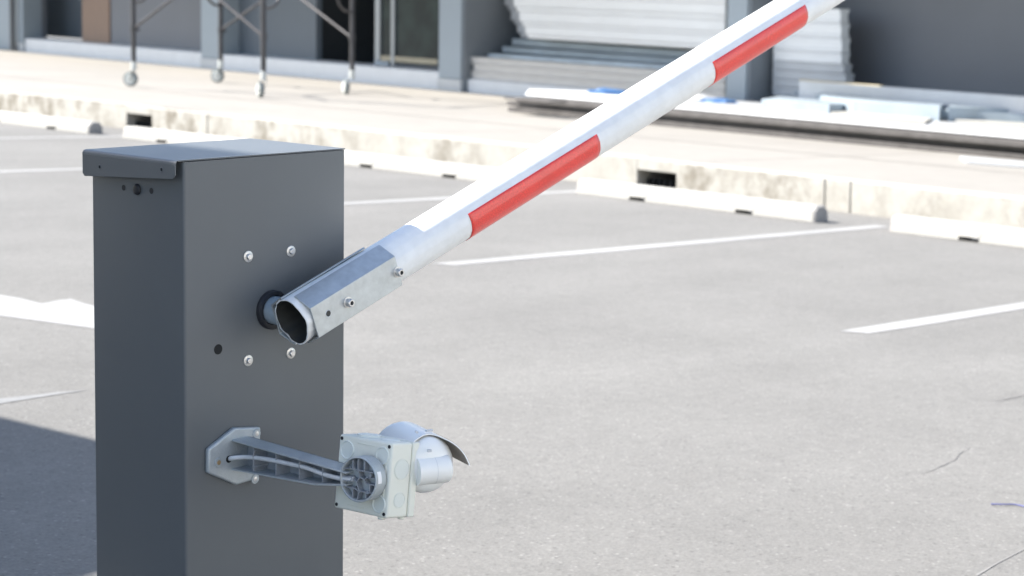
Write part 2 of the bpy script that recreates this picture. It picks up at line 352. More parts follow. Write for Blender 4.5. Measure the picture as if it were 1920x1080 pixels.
# expansion joints in the pavement
b=MB()
for du in (2.2,):
    b.poly([UV(UK+du,VA,HK+.003),UV(UK+du+.03,VA,HK+.003),UV(UK+du+.03,VB,HK+.003),UV(UK+du,VB,HK+.003)],[(0,1,2,3)])
for v in [VA+3.0*i for i in range(13)]:
    b.poly([UV(UK+KW+.02,v,HK+.0035),UV(19,v,HK+.0035),UV(19,v+.012,HK+.0035),UV(UK+KW+.02,v+.012,HK+.0035)],[(0,1,2,3)])
tag(b.build('pavement_joint',mat('joint_sand',(.25,.232,.205),.9)),'narrow joints of the concrete pavement','joint',kind='structure')

# wheel stops
def wheel_stop(v0,v1,label):
    e=empty('wheel_stop',UV(10.87,(v0+v1)/2,0)); tag(e,label,'wheel stop','white concrete wheel stops along the kerb')
    o=e.location
    def sec(v,h0=0.,sc=1.):                    # section outline across u
        pr=[(0,h0),(.165,h0),(.158,.07),(.128,.105),(.040,.105),(.010,.072)]
        return [UV(10.87+.0825+(a-.0825)*sc,v,.002+(h if h<=h0 else h*sc)) - o for a,h in pr]
    b=MB(); st=[v0+.012]
    slots=[(v1-.56-.07,v1-.56+.07),(v1-1.47-.07,v1-1.47+.07)]
    cutv=sorted([x for s_ in slots for x in s_]); stations=[v0+.015]+cutv+[v1-.015]
    for i in range(len(stations)-1):
        a,c=stations[i],stations[i+1]; h0=.026 if any(abs(a-s_[0])<1e-6 for s_ in slots) else 0.
        A=sec(a,h0);C=sec(c,h0); n=len(A)
        b.poly(A+C,[tuple(range(n))[::-1],tuple(range(n,2*n))]+[(j,(j+1)%n,(j+1)%n+n,j+n) for j in range(n)])
    b.build('body','stopwhite',e,bev=.008)
    for vv,s_ in ((v0,1),(v1,-1)):
        c=MB(); A=sec(vv,0,.93);C=sec(vv+s_*.0145,0,.985); n=len(A)
        c.poly(A+C,[tuple(range(n))[::-1],tuple(range(n,2*n))]+[(j,(j+1)%n,(j+1)%n+n,j+n) for j in range(n)]); c.build('end_face','stopgrey',e)  # ends coloured greyer, for the shade on them
    return e
for v0,v1,lb in [(7.21,9.24,'white concrete wheel stop right below the larger drain mouth, its end greyed for shade in view'),
                 (4.62,6.65,'white concrete wheel stop at the right edge, nearest of the row'),
                 (9.93,11.97,'white concrete wheel stop between the cabinet and the red and white arm'),
                 (12.45,14.55,'white concrete wheel stop half hidden behind the cabinet lid'),
                 (15.05,17.1,'white concrete wheel stop at far left with an end greyed for shade beside the small drain'),
                 ]: wheel_stop(v0,v1,lb)

# ================================================================ BUILDING
bl=empty('shop_building',(_a.x,_a.y,_a.z))
tag(bl,'grey shop building under fit-out with open bays and pale columns','building')
BO=Vector(bl.location)
def fb(mb,s0,s1,d0,d1,z0,z1,rel=True):      # z relative to the local pavement when rel
    P=[]
    for z in (z0,z1):
        for s_,d_ in ((s0,d0),(s0,d1),(s1,d1),(s1,d0)):
            P.append(FP(s_,d_,(fbase(s_) if rel else 0)+z)-BO)
    mb.hexa(P); return mb
def sx(px,py=120,d=0.): return fpix(px,py,d)[0]
def zz(px,py,d=0.): s_,z_=fpix(px,py,d); return z_-fbase(s_)
TOP=2.6
def part(name,m,s0,s1,d0,d1,z0,z1,bev=0,rel=True,parent=None):
    return fb(MB(),s0,s1,d0,d1,z0,z1,rel).build(name,m,parent or bl,bev=bev)
# columns (front face px range)
cols=[(20,44),(377,411),(822,864),(1362,1399)]
for a,c in cols:
    s1,s0=sx(a),sx(c)
    dep=1.05 if a in(822,) else (.9 if a==1362 else .38)
    part('column','column',s0,s1,0,dep,.16,TOP,bev=.01)
    part('column_plinth','colbase',s0-.012,s1+.012,-.012,dep,-.05,.157,bev=.008)
# side leaves of the deep bays (grey cladding on the columns' right sides)
for a in (864,1399):
    s_=sx(a); part('column_side_panel','colside',s_-.03,s_-.004,.03,1.0,.0,TOP)
# sills between the columns
def bay(pa,pb,h,d0=.03,d1=.5): part('sill','sill',sx(pb)+.015,sx(pa)-.015,d0,d1,-.05,h,bev=.01)
bay(44,377,.235); bay(411,822,.235)
part('sill','sill',sx(1362)+.015,sx(864)-.04,.08,.9,-.05,.17,bev=.01)
# bay one: side wall, dark recess, brown door, grey panel
DP=.36
part('wall_panel','wallgrey',sx(377),sx(208,60,DP),DP,DP+.1,.236,TOP)
dr=part('door','brown',sx(207,60,DP),sx(156,60,DP),DP-.02,DP+.03,.236,TOP-.9,bev=.004)
part('wall_panel','wallgrey',sx(72,60,DP),sx(44),DP,DP+.1,.236,TOP)
part('wall_panel','walldark',sx(155,60,.9),sx(72,60,.9),.9,1.0,.236,TOP)
h=MB(); s_=sx(157,40,DP); fb(h,s_+.01,s_+.05,DP-.06,DP-.01,.95,1.02); h.build('hinge','frame',dr)
# bay two: dark panel, opening, framed glass
part('wall_panel','walldark',sx(593,60,DP),sx(411),DP,DP+.1,.236,TOP)
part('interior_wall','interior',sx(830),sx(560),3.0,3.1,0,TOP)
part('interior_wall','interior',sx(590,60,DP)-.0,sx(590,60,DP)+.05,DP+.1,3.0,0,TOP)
part('floor','sill',sx(822)+.02,sx(411),.5,3.0,-.05,.17)
for pa,pb in ((706,715),(736,742)):
    part('door_frame','frame',sx(pb,60,DP),sx(pa,60,DP),DP-.03,DP+.03,.236,TOP-.8,bev=.003)
gl=part('glass_door','glass',sx(822,60,DP),sx(716,60,DP),DP,DP+.012,.33,TOP-.8)
part('door_rail','tan',sx(822,60,DP),sx(716,60,DP),DP-.02,DP-.004,.30,.375,parent=gl,bev=.004)
part('door_rail','column',sx(734,60,DP),sx(708,60,DP),DP-.06,DP-.025,.24,.30,parent=gl,bev=.004)
# bays three and four: deep recess with dark back wall
part('wall_panel','walldark',sx(1362)-.6,sx(864)-.04,1.06,1.16,.0,TOP)
part('wall_panel','wallgrey',sx(1960)-3,sx(1399)-.04,.92,1.0,.0,TOP)
# lintel, awning and flat roof (above the frame; the awning shades the front)
part('lintel','column',sx(1960)-3,sx(-60)+3,.0,.4,TOP,TOP+.6)
part('awning','awning',sx(1960)-4,sx(-60)+4,-1.78,-.01,TOP-.10,TOP-.02)
part('reflected_fascia','sheetwhite',sx(1960)-4,sx(-60)+4,-.12,-.005,TOP+.05,TOP+2.6)  # unseen pale band, added for the cabinet lid to reflect
part('roof','awning',sx(1960)-4,sx(-60)+4,-.02,8,TOP+2.62,TOP+2.75)
part('wall_panel','wallgrey',sx(1960)-3,sx(-60)+3,7.5,7.6,0,TOP+2.6)
part('wall_panel','column',sx(19),sx(-60)+3,.1,.2,.0,TOP)
# downpipe at the far left
b=MB(); s_=sx(32); b.cyl(FP(s_-.02,-.09,fbase(s_)+.02),FP(s_-.02,-.09,fbase(s_)+3.1),.05,n=16); 
b.cyl(FP(s_-.02,-.09,fbase(s_)+.02),FP(s_-.02,-.09,fbase(s_)+.09),.06,n=16)
o=b.build('drainpipe',mat('pipe_grey',(.12,.125,.13),.5),smooth=40); tag(o,'dark grey drainpipe against the leftmost column','pipe')

# ---------------------------------------------------------------- stacked sheets in the bay
def ribbed(mb,s0,s1,d0,d1,z0,z1,lip=.012,tilt=0.):
    # a folded sheet on edge: top lip, sunk web, bottom lip, so that a stack reads as shadowed lines
    zb=fbase((s0+s1)/2)
    def B(a,b_,c,d_):
        P=[]
        for z in (c,d_):
            for s_,q in ((s0,a),(s0,b_),(s1,b_),(s1,a)):
                P.append(FP(s_,q,fbase(s_)+z+tilt*(s_-s0)))
        mb.hexa(P)
    t=(z1-z0)
    B(d0,d1,z1-t*.28,z1); B(d0+lip,d1-.02,z0+t*.24,z1-t*.28); B(d0+.003,d1-.01,z0,z0+t*.24)
def sheet(name,m,px0,px1,d0,d1,z0,z1,label,cat,group,py=60,lip=.012,tilt=0.):
    s1=sx(px0,py,d0); s0=sx(px1,py,d0); mb=MB(); ribbed(mb,s0,s1,d0,d1,z0,z1,lip,tilt)
    c=FP((s0+s1)/2,(d0+d1)/2,fbase((s0+s1)/2)+z0); o=mb.build(name,m,bev=.004,loc=c); tag(o,label,cat,group); return o
GP='stacked sheet metal profiles in the deep bay'
# lowest: dusty packs
z=.172
for k_,(t,m_,pxl,lb) in enumerate([(.105,'sheetbeige',883,'dusty beige metal profile at the bottom of the big stack'),(.10,'sheetbeige',887,'dusty beige metal profile, second from the bottom of the big stack'),(.085,'sheetbeige',882,'pale dusty metal profile third from the bottom, sticking out furthest left')]):
    sheet('metal_profile',m_,pxl,1359,.13,.55,z,z+t-.004,lb,'metal profile',GP,py=130); z+=t
for k_,(t,m_,pxl,d0,lb) in enumerate([(.05,'sheetblue',914,.26,'bright bluish zinc strip lying on the dusty profiles'),(.08,'sheetblued',941,.40,'dull blue zinc profile above the bright strip'),(.09,'sheetblued',959,.48,'blue grey zinc profile under the white sheets'),(.05,'sheetgrey',975,.56,'grey profile directly below the white sheets')]):
    sheet('zinc_profile',m_,pxl,1359,d0,d0+.4 if d0<.5 else 1.03,z,z+t-.004,lb,'metal profile',GP,py=90,tilt=.004*k_); z+=t
zw=z
ords=['lowest','second lowest','third lowest','fourth','fifth','sixth','seventh','eighth']
for k_ in range(8):
    t=[.05,.11,.05,.13,.06,.13,.06,.14][k_]
    sheet('white_sheet','sheetwhite',990-5.5*k_,1359,.30-.012*k_,.60,z,z+t-.004,ords[k_]+' white coated sheet of the stack between the two columns','metal sheet','white coated sheets in the stack',py=30,lip=.004); 
    sheet('shaded_sheet','sheetgrey',975-6*k_,1359,.63,1.04,z,z+t-.004,ords[k_]+' rear row sheet, greyed for the shade behind the white stack','metal sheet','shade-grey sheets behind the white stack',py=30)  # rear row coloured grey, for the shade behind the white sheets
    z+=t
# the part of the stack right of the column
z=.26
for k_,(t,m_,pxr) in enumerate([(.10,'sheetgrey',1562),(.09,'sheetgrey',1598),(.10,'sheetgrey',1602),(.10,'sheetgrey',1597),(.12,'sheetwhite',1592),(.16,'sheetwhite',1592),(.16,'sheetwhite',1590),(.16,'sheetwhite',1588)]):
    sheet('sheet_bundle',m_,1450,pxr-14,.30,.46,z,z+t-.005,['lowest','second','third','fourth','fifth','sixth','seventh','eighth'][k_]+' layer from the bottom of the sheet stack right of the column','metal sheet','sheet stack right of the column',py=60); z+=t

# ---------------------------------------------------------------- materials lying on the pavement
def slab(name,m,px,h,t,label,cat,group=None,bev=.003,wob=0.):
    """outline given where it lies on the plane h above the lot"""
    P=[onplane(x,y,h) for x,y in px]; c=sum(P,Vector())/len(P); c.z-=t
    mb=MB(); mb.prism([p-Vector((0,0,t)) for p in P],(0,0,t)); o=mb.build(name,m,bev=bev,loc=c); tag(o,label,cat,group); return o
def beam(name,m,pa,pb,h0,t,wd,label,cat,group=None,bev=.004,drop=0.):
    """a straight bar: front bottom edge from pixel pa to pb on the plane h0"""
    A=onplane(*pa,h0);B=onplane(*pb,h0); d=(B-A).normalized(); n_=Vector((-d.y,d.x,0)).normalized()
    if n_.dot(fw)<0: n_=-n_
    A.z-=drop;B.z-=drop; c=(A+B)/2; mb=MB(); U=Vector((0,0,t+drop)); N_=n_*wd
    mb.hexa([A,A+N_,B+N_,B,A+U,A+N_+U,B+N_+U,B+U]); o=mb.build(name,m,bev=bev,loc=c); tag(o,label,cat,group); return o
GB='weathered boards along the pavement'
beam('board','board',(952,208.5),(1960,303.5),HK+.002,.045,.56,'lowest long weathered dark board on the pavement','board',GB)
beam('board','board',(950,197.5),(1960,289.5),HK+.060,.046,.55,'middle long weathered dark board of the pile on the pavement','board',GB)
beam('board','board',(968,191),(1960,280.5),HK+.108,.046,.55,'upper long weathered dark board of the pile on the pavement','board',GB)
beam('board','board',(944,185),(1030,193),HK+.1565,.014,.25,'short dark board end lying at the left tip of the board pile','board',GB)
slab('white_board','sheetwhite',[(985,176),(1960,261),(1960,244),(1100,171),(992,167)],HK+.188,.016,'long white sheet lying on top of the dark boards','sheet')
slab('white_board','tarpwhite',[(1250,193),(1390,183),(1440,190),(1960,230),(1960,256),(1400,207)],HK+.20,.012,'wide white plastic sheet behind the dark boards','sheet')
slab('white_board','stopwhite',[(1555,190),(1765,208),(1755,217),(1735,229),(1560,215)],HK+.222,.018,'white panel lying on the plastic sheet at right','panel')
slab('white_board','stopwhite',[(1762,202),(1960,219),(1960,238),(1750,220)],HK+.222,.018,'cream white panel at the right edge of the pavement','panel')
slab('white_board','tarpwhite',[(1800,292),(1960,306),(1960,312),(1812,300)],HK+.03,.028,'white strip lying in front of the dark boards at right','strip')
for k_,(pts,hh,lb) in enumerate([([(1428,186),(1500,172),(1760,190),(1745,199),(1640,192),(1555,196)],.29,'flat bluish zinc sheet at the left of the heap by the wall'),
    ([(1490,170),(1620,166),(1790,180),(1762,200),(1600,188)],.34,'bluish zinc sheet in the middle of the heap by the wall'),
    ([(1800,182),(1960,194),(1960,207),(1778,200)],.34,'bluish zinc sheet at the right edge of the heap by the wall'),
    ([(1778,199),(1960,206),(1960,217),(1765,206)],.30,'lower bluish zinc sheet at the right edge of the heap')]):
    slab('zinc_sheet','sheetheap',pts,HK+hh,hh-.02,lb,'metal sheet','zinc sheets heaped by the wall')
beam('metal_channel','sheetgrey',(1498,160),(1960,194),HK+.42,.05,.12,'long grey metal channel along the foot of the wall at right','metal channel',drop=.40)
beam('metal_channel','tan',(1498,151),(1650,163),HK+.475,.015,.05,'short tan batten lying behind the zinc sheets','batten')
def crumple(name,m,px,h,r,label,cat,hs=.5,seed=0,group=None):
    c=onplane(*px,h); bm=bmesh.new(); bmesh.ops.create_icosphere(bm,subdivisions=3,radius=1)
    for v in bm.verts:
        n_=1+.35*noise.noise(v.co*2.3+Vector((seed,0,0)))+.16*noise.noise(v.co*6+Vector((0,seed,0)))
        v.co=Vector((v.co.x*r[0]*n_,v.co.y*r[1]*n_,max(0,v.co.z*r[2]*n_+r[2]*.2)))
    me=bpy.data.meshes.new(name); bm.to_mesh(me); bm.free(); me.materials.append(M[m]); o=bpy.data.objects.new(name,me); COL.objects.link(o); o.location=c; tag(o,label,cat,group); return o
crumple('tarpaulin','tarp',(1140,176),HK+.19,(.16,.26,.05),'blue tarpaulin bunched on the boards left of the arm','tarpaulin',seed=2)
crumple('tarpaulin','tarp',(1345,192),HK+.20,(.14,.24,.035),'blue tarpaulin bunched on the white plastic sheet','tarpaulin',seed=5)
crumple('tarpaulin','tarpwhite',(1310,188),HK+.20,(.16,.26,.05),'crumpled white plastic film between the blue tarpaulins','plastic film',seed=8)
crumple('tarpaulin','tarp',(1478,178),HK+.20,(.35,.35,.13),'dark blue tarpaulin stuffed under the sheet stack','tarpaulin',seed=11)
crumple('plastic_bag','tarpwhite',(388,127),HK+.0,(.10,.13,.14),'white plastic bag slumped against the second column','bag',seed=3)
crumple('rag','pink',(394,106),HK+.14,(.02,.02,.05),'small pink scrap on top of the white bag','rag',seed=1)
crumple('rubble','stopwhite',(884,172),HK,(.06,.16,.045),'little heap of white rubble by the column plinth','rubble',seed=6)
crumple('rubble','tarpwhite',(10,92),HK+.0,(.12,.2,.12),'white and grey bag lying at the far left corner','bag',seed=13)
# blue bucket at the far left
c=onplane(6,92,HK)+FX*.25; b=MB(); b.lathe(c,(0,0,1),[(0,.0),(0,.11),(.22,.135),(.225,.14),(.22,.125),(.02,.10)],n=24)
tag(b.build('bucket','tarp',smooth=40),'blue bucket at the far left edge by the wall','bucket')
# two short galvanised posts in front of the fourth column
def post(px,py,h,r,label):
    p=onplane(px,py,HK); e=MB(); e.box((p.x-r,p.y-r,p.z+.12),(p.x+r,p.y+r,p.z+h)); rt_=empty('metal_post',p); tag(rt_,label,'post','short posts by the fourth column')
    for i in range(len(e.v)): e.v[i]-=p
    e.build('tube','galv_edge',rt_,bev=.004)
    f=MB(); f.box((-r*1.25,-r*1.25,0),(r*1.25,r*1.25,.14)); f.build('foot','tyre',rt_,bev=.006)
post(1386,201,.52,.030,'short shiny galvanised post with a dark foot by the fourth column')
post(1364,196,.40,.030,'shorter dull galvanised post beside the shiny one')

# ---------------------------------------------------------------- rolling scaffold
sc=empty('scaffold',UV(15.5,18.4,HK)); tag(sc,'grey rolling tube scaffold on four white casters','scaffold'); SO=Vector(sc.location)
WP={'a':(245,162),'b':(408,155),'c':(488,183),'d':(648,177)}
PXT={'a':251,'b':414,'c':494,'d':660}
feet={}
for k_,p in WP.items():
    g_=onplane(p[0],p[1],HK); q=g_+rt*((PXT[k_]-p[0])*(g_-CAM).dot(fw)/FPX); feet[k_]=(g_,Vector((q.x,q.y,g_.z)))
RP=.030
for k_,(g_,q) in feet.items():
    b=MB(); b.cyl(q+Vector((0,0,.24))-SO,q+Vector((0,0,2.1))-SO,RP,n=14); b.build('post','scaff',sc,smooth=40)
    side=(k_ in 'ab')
    ax=(rt*.25+fw*.97) if side else (rt*.92+fw*.4); ax.z=0; ax.normalize(); tr=Vector((-ax.y,ax.x,0))
    cs=MB(); cs.cyl(q+Vector((0,0,.19))-SO,q+Vector((0,0,.29))-SO,.034,n=14)
    w_=g_+Vector((0,0,.088)); 
    pl=[w_+tr*.0+Vector((0,0,-.01)),q+Vector((0,0,.20))]
    for sg in (1,-1):
        o_=ax*.034*sg; dd=(q-g_); dd.z=0
        f1=w_+o_-Vector((0,0,.02)); cs.prism([w_+o_+Vector((-.02,-.02,-.02))-SO,w_+o_+Vector((.02,.02,-.02))-SO,q+o_+Vector((.035,.035,.20-0))-SO-Vector((0,0,0)),q+o_+Vector((-.035,-.035,.20))-SO],ax*.006)
    cs.cyl(w_-ax*.029-SO,w_+ax*.029-SO,.064,n=24)
    ca=cs.build('caster','caster',sc,bev=.003)
    t=MB(); t.lathe(w_-SO,ax,[(-.022,.050),(-.024,.080),(-.012,.088),(.012,.088),(.024,.080),(.022,.050),(-.022,.050)],n=28); t.build('wheel','tyre',ca,smooth=50)
def P_(k_,h): return feet[k_][1]+Vector((0,0,h))-SO
# end frames: inner bowed tubes
for a_,c_ in (('a','b'),('c','d')):
    for p0,p1 in ((a_,c_),(c_,a_)):
        d=(feet[p1][1]-feet[p0][1])*(.16); 
        pts=spline([P_(p0,.98),P_(p0,.98)+d*.55+Vector((0,0,.015)),P_(p0,1.08)+d*1.0,P_(p0,1.30)+d*1.1,P_(p0,1.9)+d*1.1],6)
        b=MB(); b.tube(pts,.017,10); b.build('bowed_tube','scaff',sc,smooth=40)
    b=MB(); b.cyl(P_(a_,1.9),P_(c_,1.9),.02,n=12); b.build('top_rail','scaff',sc,smooth=40)
for a_,c_ in (('a','c'),('b','d')):
    for p0,p1 in ((a_,c_),(c_,a_)):
        b=MB(); lo=P_(p0,.67);hi=P_(p1,1.85)
        b.cyl(lo,hi,.0165,n=10); b.cyl(lo-Vector((0,0,.035)),lo+Vector((0,0,.035)),RP+.008,n=12)
        b.build('cross_brace','scaff',sc,smooth=40)
    b=MB(); q=P_(a_,.66); b.cyl(q+rt*.02,q+rt*.075,.014,n=10); b.build('lock_pin','scaff',sc,smooth=40)

# ================================================================ BARRIER GATE
N0=Vector((1.7678,2.3305,-.2822))*1.15; CX=N0.x; CY=N0.y; CZ=HC+N0.z     # near top corner
WX,WY=.359,.265
GZ=gz(CX,CY)
bg_=empty('barrier_gate',(CX,CY,GZ)); tag(bg_,'charcoal steel barrier gate cabinet with a raised red and white arm','barrier gate')
def rel(u,v,z): return Vector((u,v,z+CZ-GZ))            # from the near top corner
def relp(px,py,v):                                       # pixel on the plane Y = CY+v
    d=ray(px,py); t=(CY+v)/d.y; p=CAM+d*t; return Vector((p.x-CX,v,p.z-GZ))
def relu(px,py,u):
    d=ray(px,py); t=(CX+u)/d.x; p=CAM+d*t; return Vector((u,p.y-CY,p.z-GZ))
# the upright body, corners rounded
b=MB(); rr=.006; out=[]
for cx,cy,a in ((rr,rr,180),(WX-rr,rr,270),(WX-rr,WY-rr,0),(rr,WY-rr,90)):
    for i in range(6): t=R(a+90*i/5); out.append(Vector((cx+rr*math.cos(t),cy+rr*math.sin(t),0)))
TOPZ=CZ-GZ-.0026
b.prism([p+Vector((0,0,.0)) for p in out],(0,0,TOPZ))
body=b.build('cabinet_body','charcoal',bg_,smooth=30)
# base plate on the ground
b=MB(); b.box((-.04,-.04,-.03),(WX+.04,WY+.04,.012)); b.build('base_plate','galv',bg_,bev=.003)
# lid: thin sheet with a folded front flange
b=MB(); zt=CZ-GZ; OV=.017; th=.0022
prof=[]; 
for i in range(7):
    a=R(90+90*i/6); prof.append((-OV+.007+.007*math.cos(a),zt-.007+.007*math.sin(a)+.001))
b_=[(WX+.0002,zt+.0005)]+prof
def lidpt(x,y,z,o): return Vector((x,y,z))
outer=b_
ya,yb=.0015,WY+.002
V=[];nn=len(outer)
for yy in (ya,yb):
    for (x,z) in outer: V.append(Vector((x,yy,z)))
    for (x,z) in outer: 
        V.append(Vector((x+(th if x<0 else 0),yy,z-(th if x>-OV+.004 else 0))))
F=[]
for i in range(nn-1):
    F.append((i,i+1,2*nn+i+1,2*nn+i)); F.append((nn+i,nn+i+1,3*nn+i+1,3*nn+i)); F.append((i,i+1,nn+i+1,nn+i)); F.append((2*nn+i,2*nn+i+1,3*nn+i+1,3*nn+i))
F+= [(0,nn,3*nn,2*nn)]
b.poly(V,F); lid=b.build('lid','charcoal',bg_,smooth=30)
# flange (slightly tapered, clipped corners)
b=MB(); zf=zt-.006
fl=[(ya,zf),(ya,zf-.018),(ya+.007,zf-.0245),(yb-.006,zf-.039),(yb,zf-.034),(yb,zf)]
hole_pts=[(.061,zt-.0185),(.239,zt-.029)]
b.prism([Vector((-OV,y,z)) for y,z in fl],(th,0,0)); b.build('lid_flange','charcoal',bg_,bev=.0006)
def disc(mb,c,nrm,r,t,n=20): c=Vector(c);nrm=Vector(nrm).normalized(); mb.cyl(c,c+nrm*t,r,n=n)
for px,py in ((187,313),(303,318)):
    p=relu(px,py,-OV); b=MB(); disc(b,p+Vector((.001,0,0)),(-1,0,0),.0028,.0014,14); b.build('screw_hole','dark',bg_,smooth=30)
    b=MB(); b.lathe(p+Vector((-.0002,0,0)),(-1,0,0),[(0,.0045),(.0006,.0036),(0,.0029)],n=16); b.build('hole_rim','charcoal',bg_,smooth=60)
# three openings in the front: black discs stand for the shade inside
for (px,py),r_ in (((232,352),.0050),((258,355),.0098),((284,358),.0052)):
    p=relu(px,py,0); b=MB(); disc(b,p+Vector((.001,0,0)),(-1,0,0),r_,.0015,24); b.build('dark_opening_disc','black',bg_,smooth=30)
    if r_>.009:
        b=MB(); b.lathe(p,(-1,0,0),[(.0015,.0098),(.004,.0085),(.0048,.005),(.0048,0)],n=24); b.build('lock_knob','black',bg_,smooth=60)
# side hole and four hexagon bolts with washers
p=relp(409,655,0); b=MB(); disc(b,p+Vector((0,.001,0)),(0,-1,0),.0088,.0014,28); b.build('cable_hole','dark',bg_,smooth=30)
for i,(px,py) in enumerate([(465,481),(545,471),(465,676),(545,662)]):
    p=relp(px,py,0); w1=MB(); w1.lathe(p,(0,-1,0),[(0,0),(0,.0098),(.0014,.0098),(.0018,.0092),(.0016,.0)],n=28)
    bo=w1.build('washer','zinc',bg_,smooth=40)
    h_=MB(); a0=i*17+8; hx=[p+Vector((math.cos(R(a0+60*k_))*.0060,-.0016,math.sin(R(a0+60*k_))*.0060)) for k_ in range(6)]
    h_.prism(hx,(0,-.0050,0)); h_.build('bolt_head','steel',bo,bev=.0009)
# hub
AX0=rel(.186,-.085,-.271); TA=R(19.94); AD=Vector((math.cos(TA),0,math.sin(TA))); AN=Vector((-math.sin(TA),0,math.cos(TA))); AY=Vector((0,-1,0))
hc=rel(.188,0,-.272)
b=MB(); b.lathe(hc,(0,-1,0),[(0,.0),(0,.0345),(.006,.0345),(.009,.0325),(.009,.026),(.004,.025)],n=40); b.build('hub_seal','black',bg_,smooth=40)
b=MB(); b.cyl(hc+Vector((0,-.002,0)),hc+Vector((0,-.046,0)),.0245,n=36); b.build('hub_shaft','pale',bg_,smooth=30)
# arm
TR=.0412; LEN=3.0; S0=-.026
arm_root=None
def apt(s,ang,r): return AX0+AD*s+AN*(math.cos(ang)*r)+AY*(math.sin(ang)*r)
def trad(ang,s):
    r=TR
    # slightly flattened where the clamp squeezes it, ragged at the cut end
    q=max(0,1-(s-S0)/.20) if s>S0 else 1
    r*=1-.035*q*math.cos(2*ang+.3)*-1 -.0
    r+= -.0055*q*math.exp(-((ang-R(218))/.20)**2) - .0016*q*math.exp(-((ang-R(120))/.5)**2) + .0022*q*math.exp(-((ang-R(82))/.22)**2)
    # shallow extrusion ribs
    r+= .0003*math.cos(ang*8)**8
    return r
n=96; ss=[S0,S0+.002,S0+.02,.05,.10,.16,.22,.35,.6,.9,1.2,1.6,2.0,2.5,LEN]
b=MB(); V=[];F=[]
for k_,s_ in enumerate(ss):
    for i in range(n):
        a=2*math.pi*i/n; sj=s_+(.0025*noise.noise(Vector((math.cos(a)*3,math.sin(a)*3,4))) if k_==0 else 0)
        V.append(apt(sj,a,trad(a,s_)))
for k_ in range(len(ss)-1):
    for i in range(n): j=(i+1)%n; F.append((k_*n+i,k_*n+j,(k_+1)*n+j,(k_+1)*n+i))
base=len(V)
for i in range(n):
    a=2*math.pi*i/n; sj=S0+.0025*noise.noise(Vector((math.cos(a)*3,math.sin(a)*3,4))); V.append(apt(sj,a,trad(a,S0)-.0022))
for i in range(n): j=(i+1)%n; F.append((i,j,base+j,base+i))
e=len(V)
for i in range(n):
    a=2*math.pi*i/n; V.append(apt(LEN,a,.002))
for i in range(n): j=(i+1)%n; F.append(((len(ss)-1)*n+i,(len(ss)-1)*n+j,e+j,e+i))
b.poly(V,F); arm=b.build('arm','tube',bg_,smooth=25)
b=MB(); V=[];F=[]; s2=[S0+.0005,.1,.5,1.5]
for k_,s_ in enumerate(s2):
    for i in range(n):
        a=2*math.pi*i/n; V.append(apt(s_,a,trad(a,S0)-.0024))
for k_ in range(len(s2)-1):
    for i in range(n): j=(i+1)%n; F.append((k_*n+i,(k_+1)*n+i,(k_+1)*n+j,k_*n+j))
b.poly(V,F); b.build('arm_inside_shade','tube_in',arm,smooth=25)  # inner skin coloured near black, for the shade inside the tube
# red tape: wraps the lower half, edges follow the tube
def tape(sa,sb):
    na,ns=30,40; V=[];F=[];uv=[]
    a0,a1=R(66),R(206)
    for k_ in range(ns+1):
        for i in range(na+1):
            s_=sa+(sb-sa)*k_/ns; a=a0+(a1-a0)*i/na
            if i==0: a+=.004*math.sin(s_*9)
            V.append(apt(s_,a,trad(a,s_)+.0005)); uv.append((s_,a*TR))
    for k_ in range(ns):
        for i in range(na): q=k_*(na+1)+i; F.append((q,q+1,q+na+2,q+na+1))
    me=bpy.data.meshes.new('red_stripe'); me.from_pydata(V,[],F); me.materials.append(M['tape'])
    ul=me.uv_layers.new(name='uv')
    for lp in me.loops: ul.data[lp.index].uv=uv[lp.vertex_index]
    for p in me.polygons: p.use_smooth=True
    o=bpy.data.objects.new('red_stripe',me); COL.objects.link(o); o.parent=arm
    so_=o.modifiers.new('t','SOLIDIFY'); so_.thickness=.0004; so_.offset=1
def s_of(px,py):
    q=relp(px,py,-.085-TR*.93); return (q-AX0).dot(AD)
s1=s_of(882,420); s2_=s_of(1123,270); s3=s_of(1338,128); s4=s_of(1512,23)
tape(s1,s2_); tape(s3,s4); tape(s3+(s3-s1),s4+(s3-s1))
# clamp shells
def shell(sg,s0,s1,name):
    pr=[(.010,.0445),(.0135,.0445),(.0455,.0262),(.0455,-.0300),(.0135,-.0455),(.008,-.0455)]
    t=.0028; inn=[]
    outp=pr; 
    # inner outline = outer moved towards the axis
    inn=[(.010,.0418),(.0125,.0418),(.0427,.0246),(.0427,-.0284),(.0125,-.0428),(.008,-.0428)]
    V=[];F=[];m=len(pr)
    for s_ in (s0,s1):
        for y,z in outp: V.append(AX0+AD*s_+AN*z+AY*(y*sg))
        for y,z in inn: V.append(AX0+AD*s_+AN*z+AY*(y*sg))
    for i in range(m-1):
        F+=[(i,i+1,2*m+i+1,2*m+i),(m+i,m+i+1,3*m+i+1,3*m+i),(i,i+1,m+i+1,m+i),(2*m+i,2*m+i+1,3*m+i+1,3*m+i)]
    F+=[(0,m,3*m,2*m),(m-1,2*m-1,4*m-1,3*m-1)]
    mb=MB(); mb.poly(V,F); return mb.build(name,'galv',bg_,bev=.0007,seg=2)
CL0,CL1=-.0135,.1935
fr=shell(1,CL0,CL1,'clamp_shell'); bk=shell(-1,CL0-.012,CL1-.016,'clamp_shell')
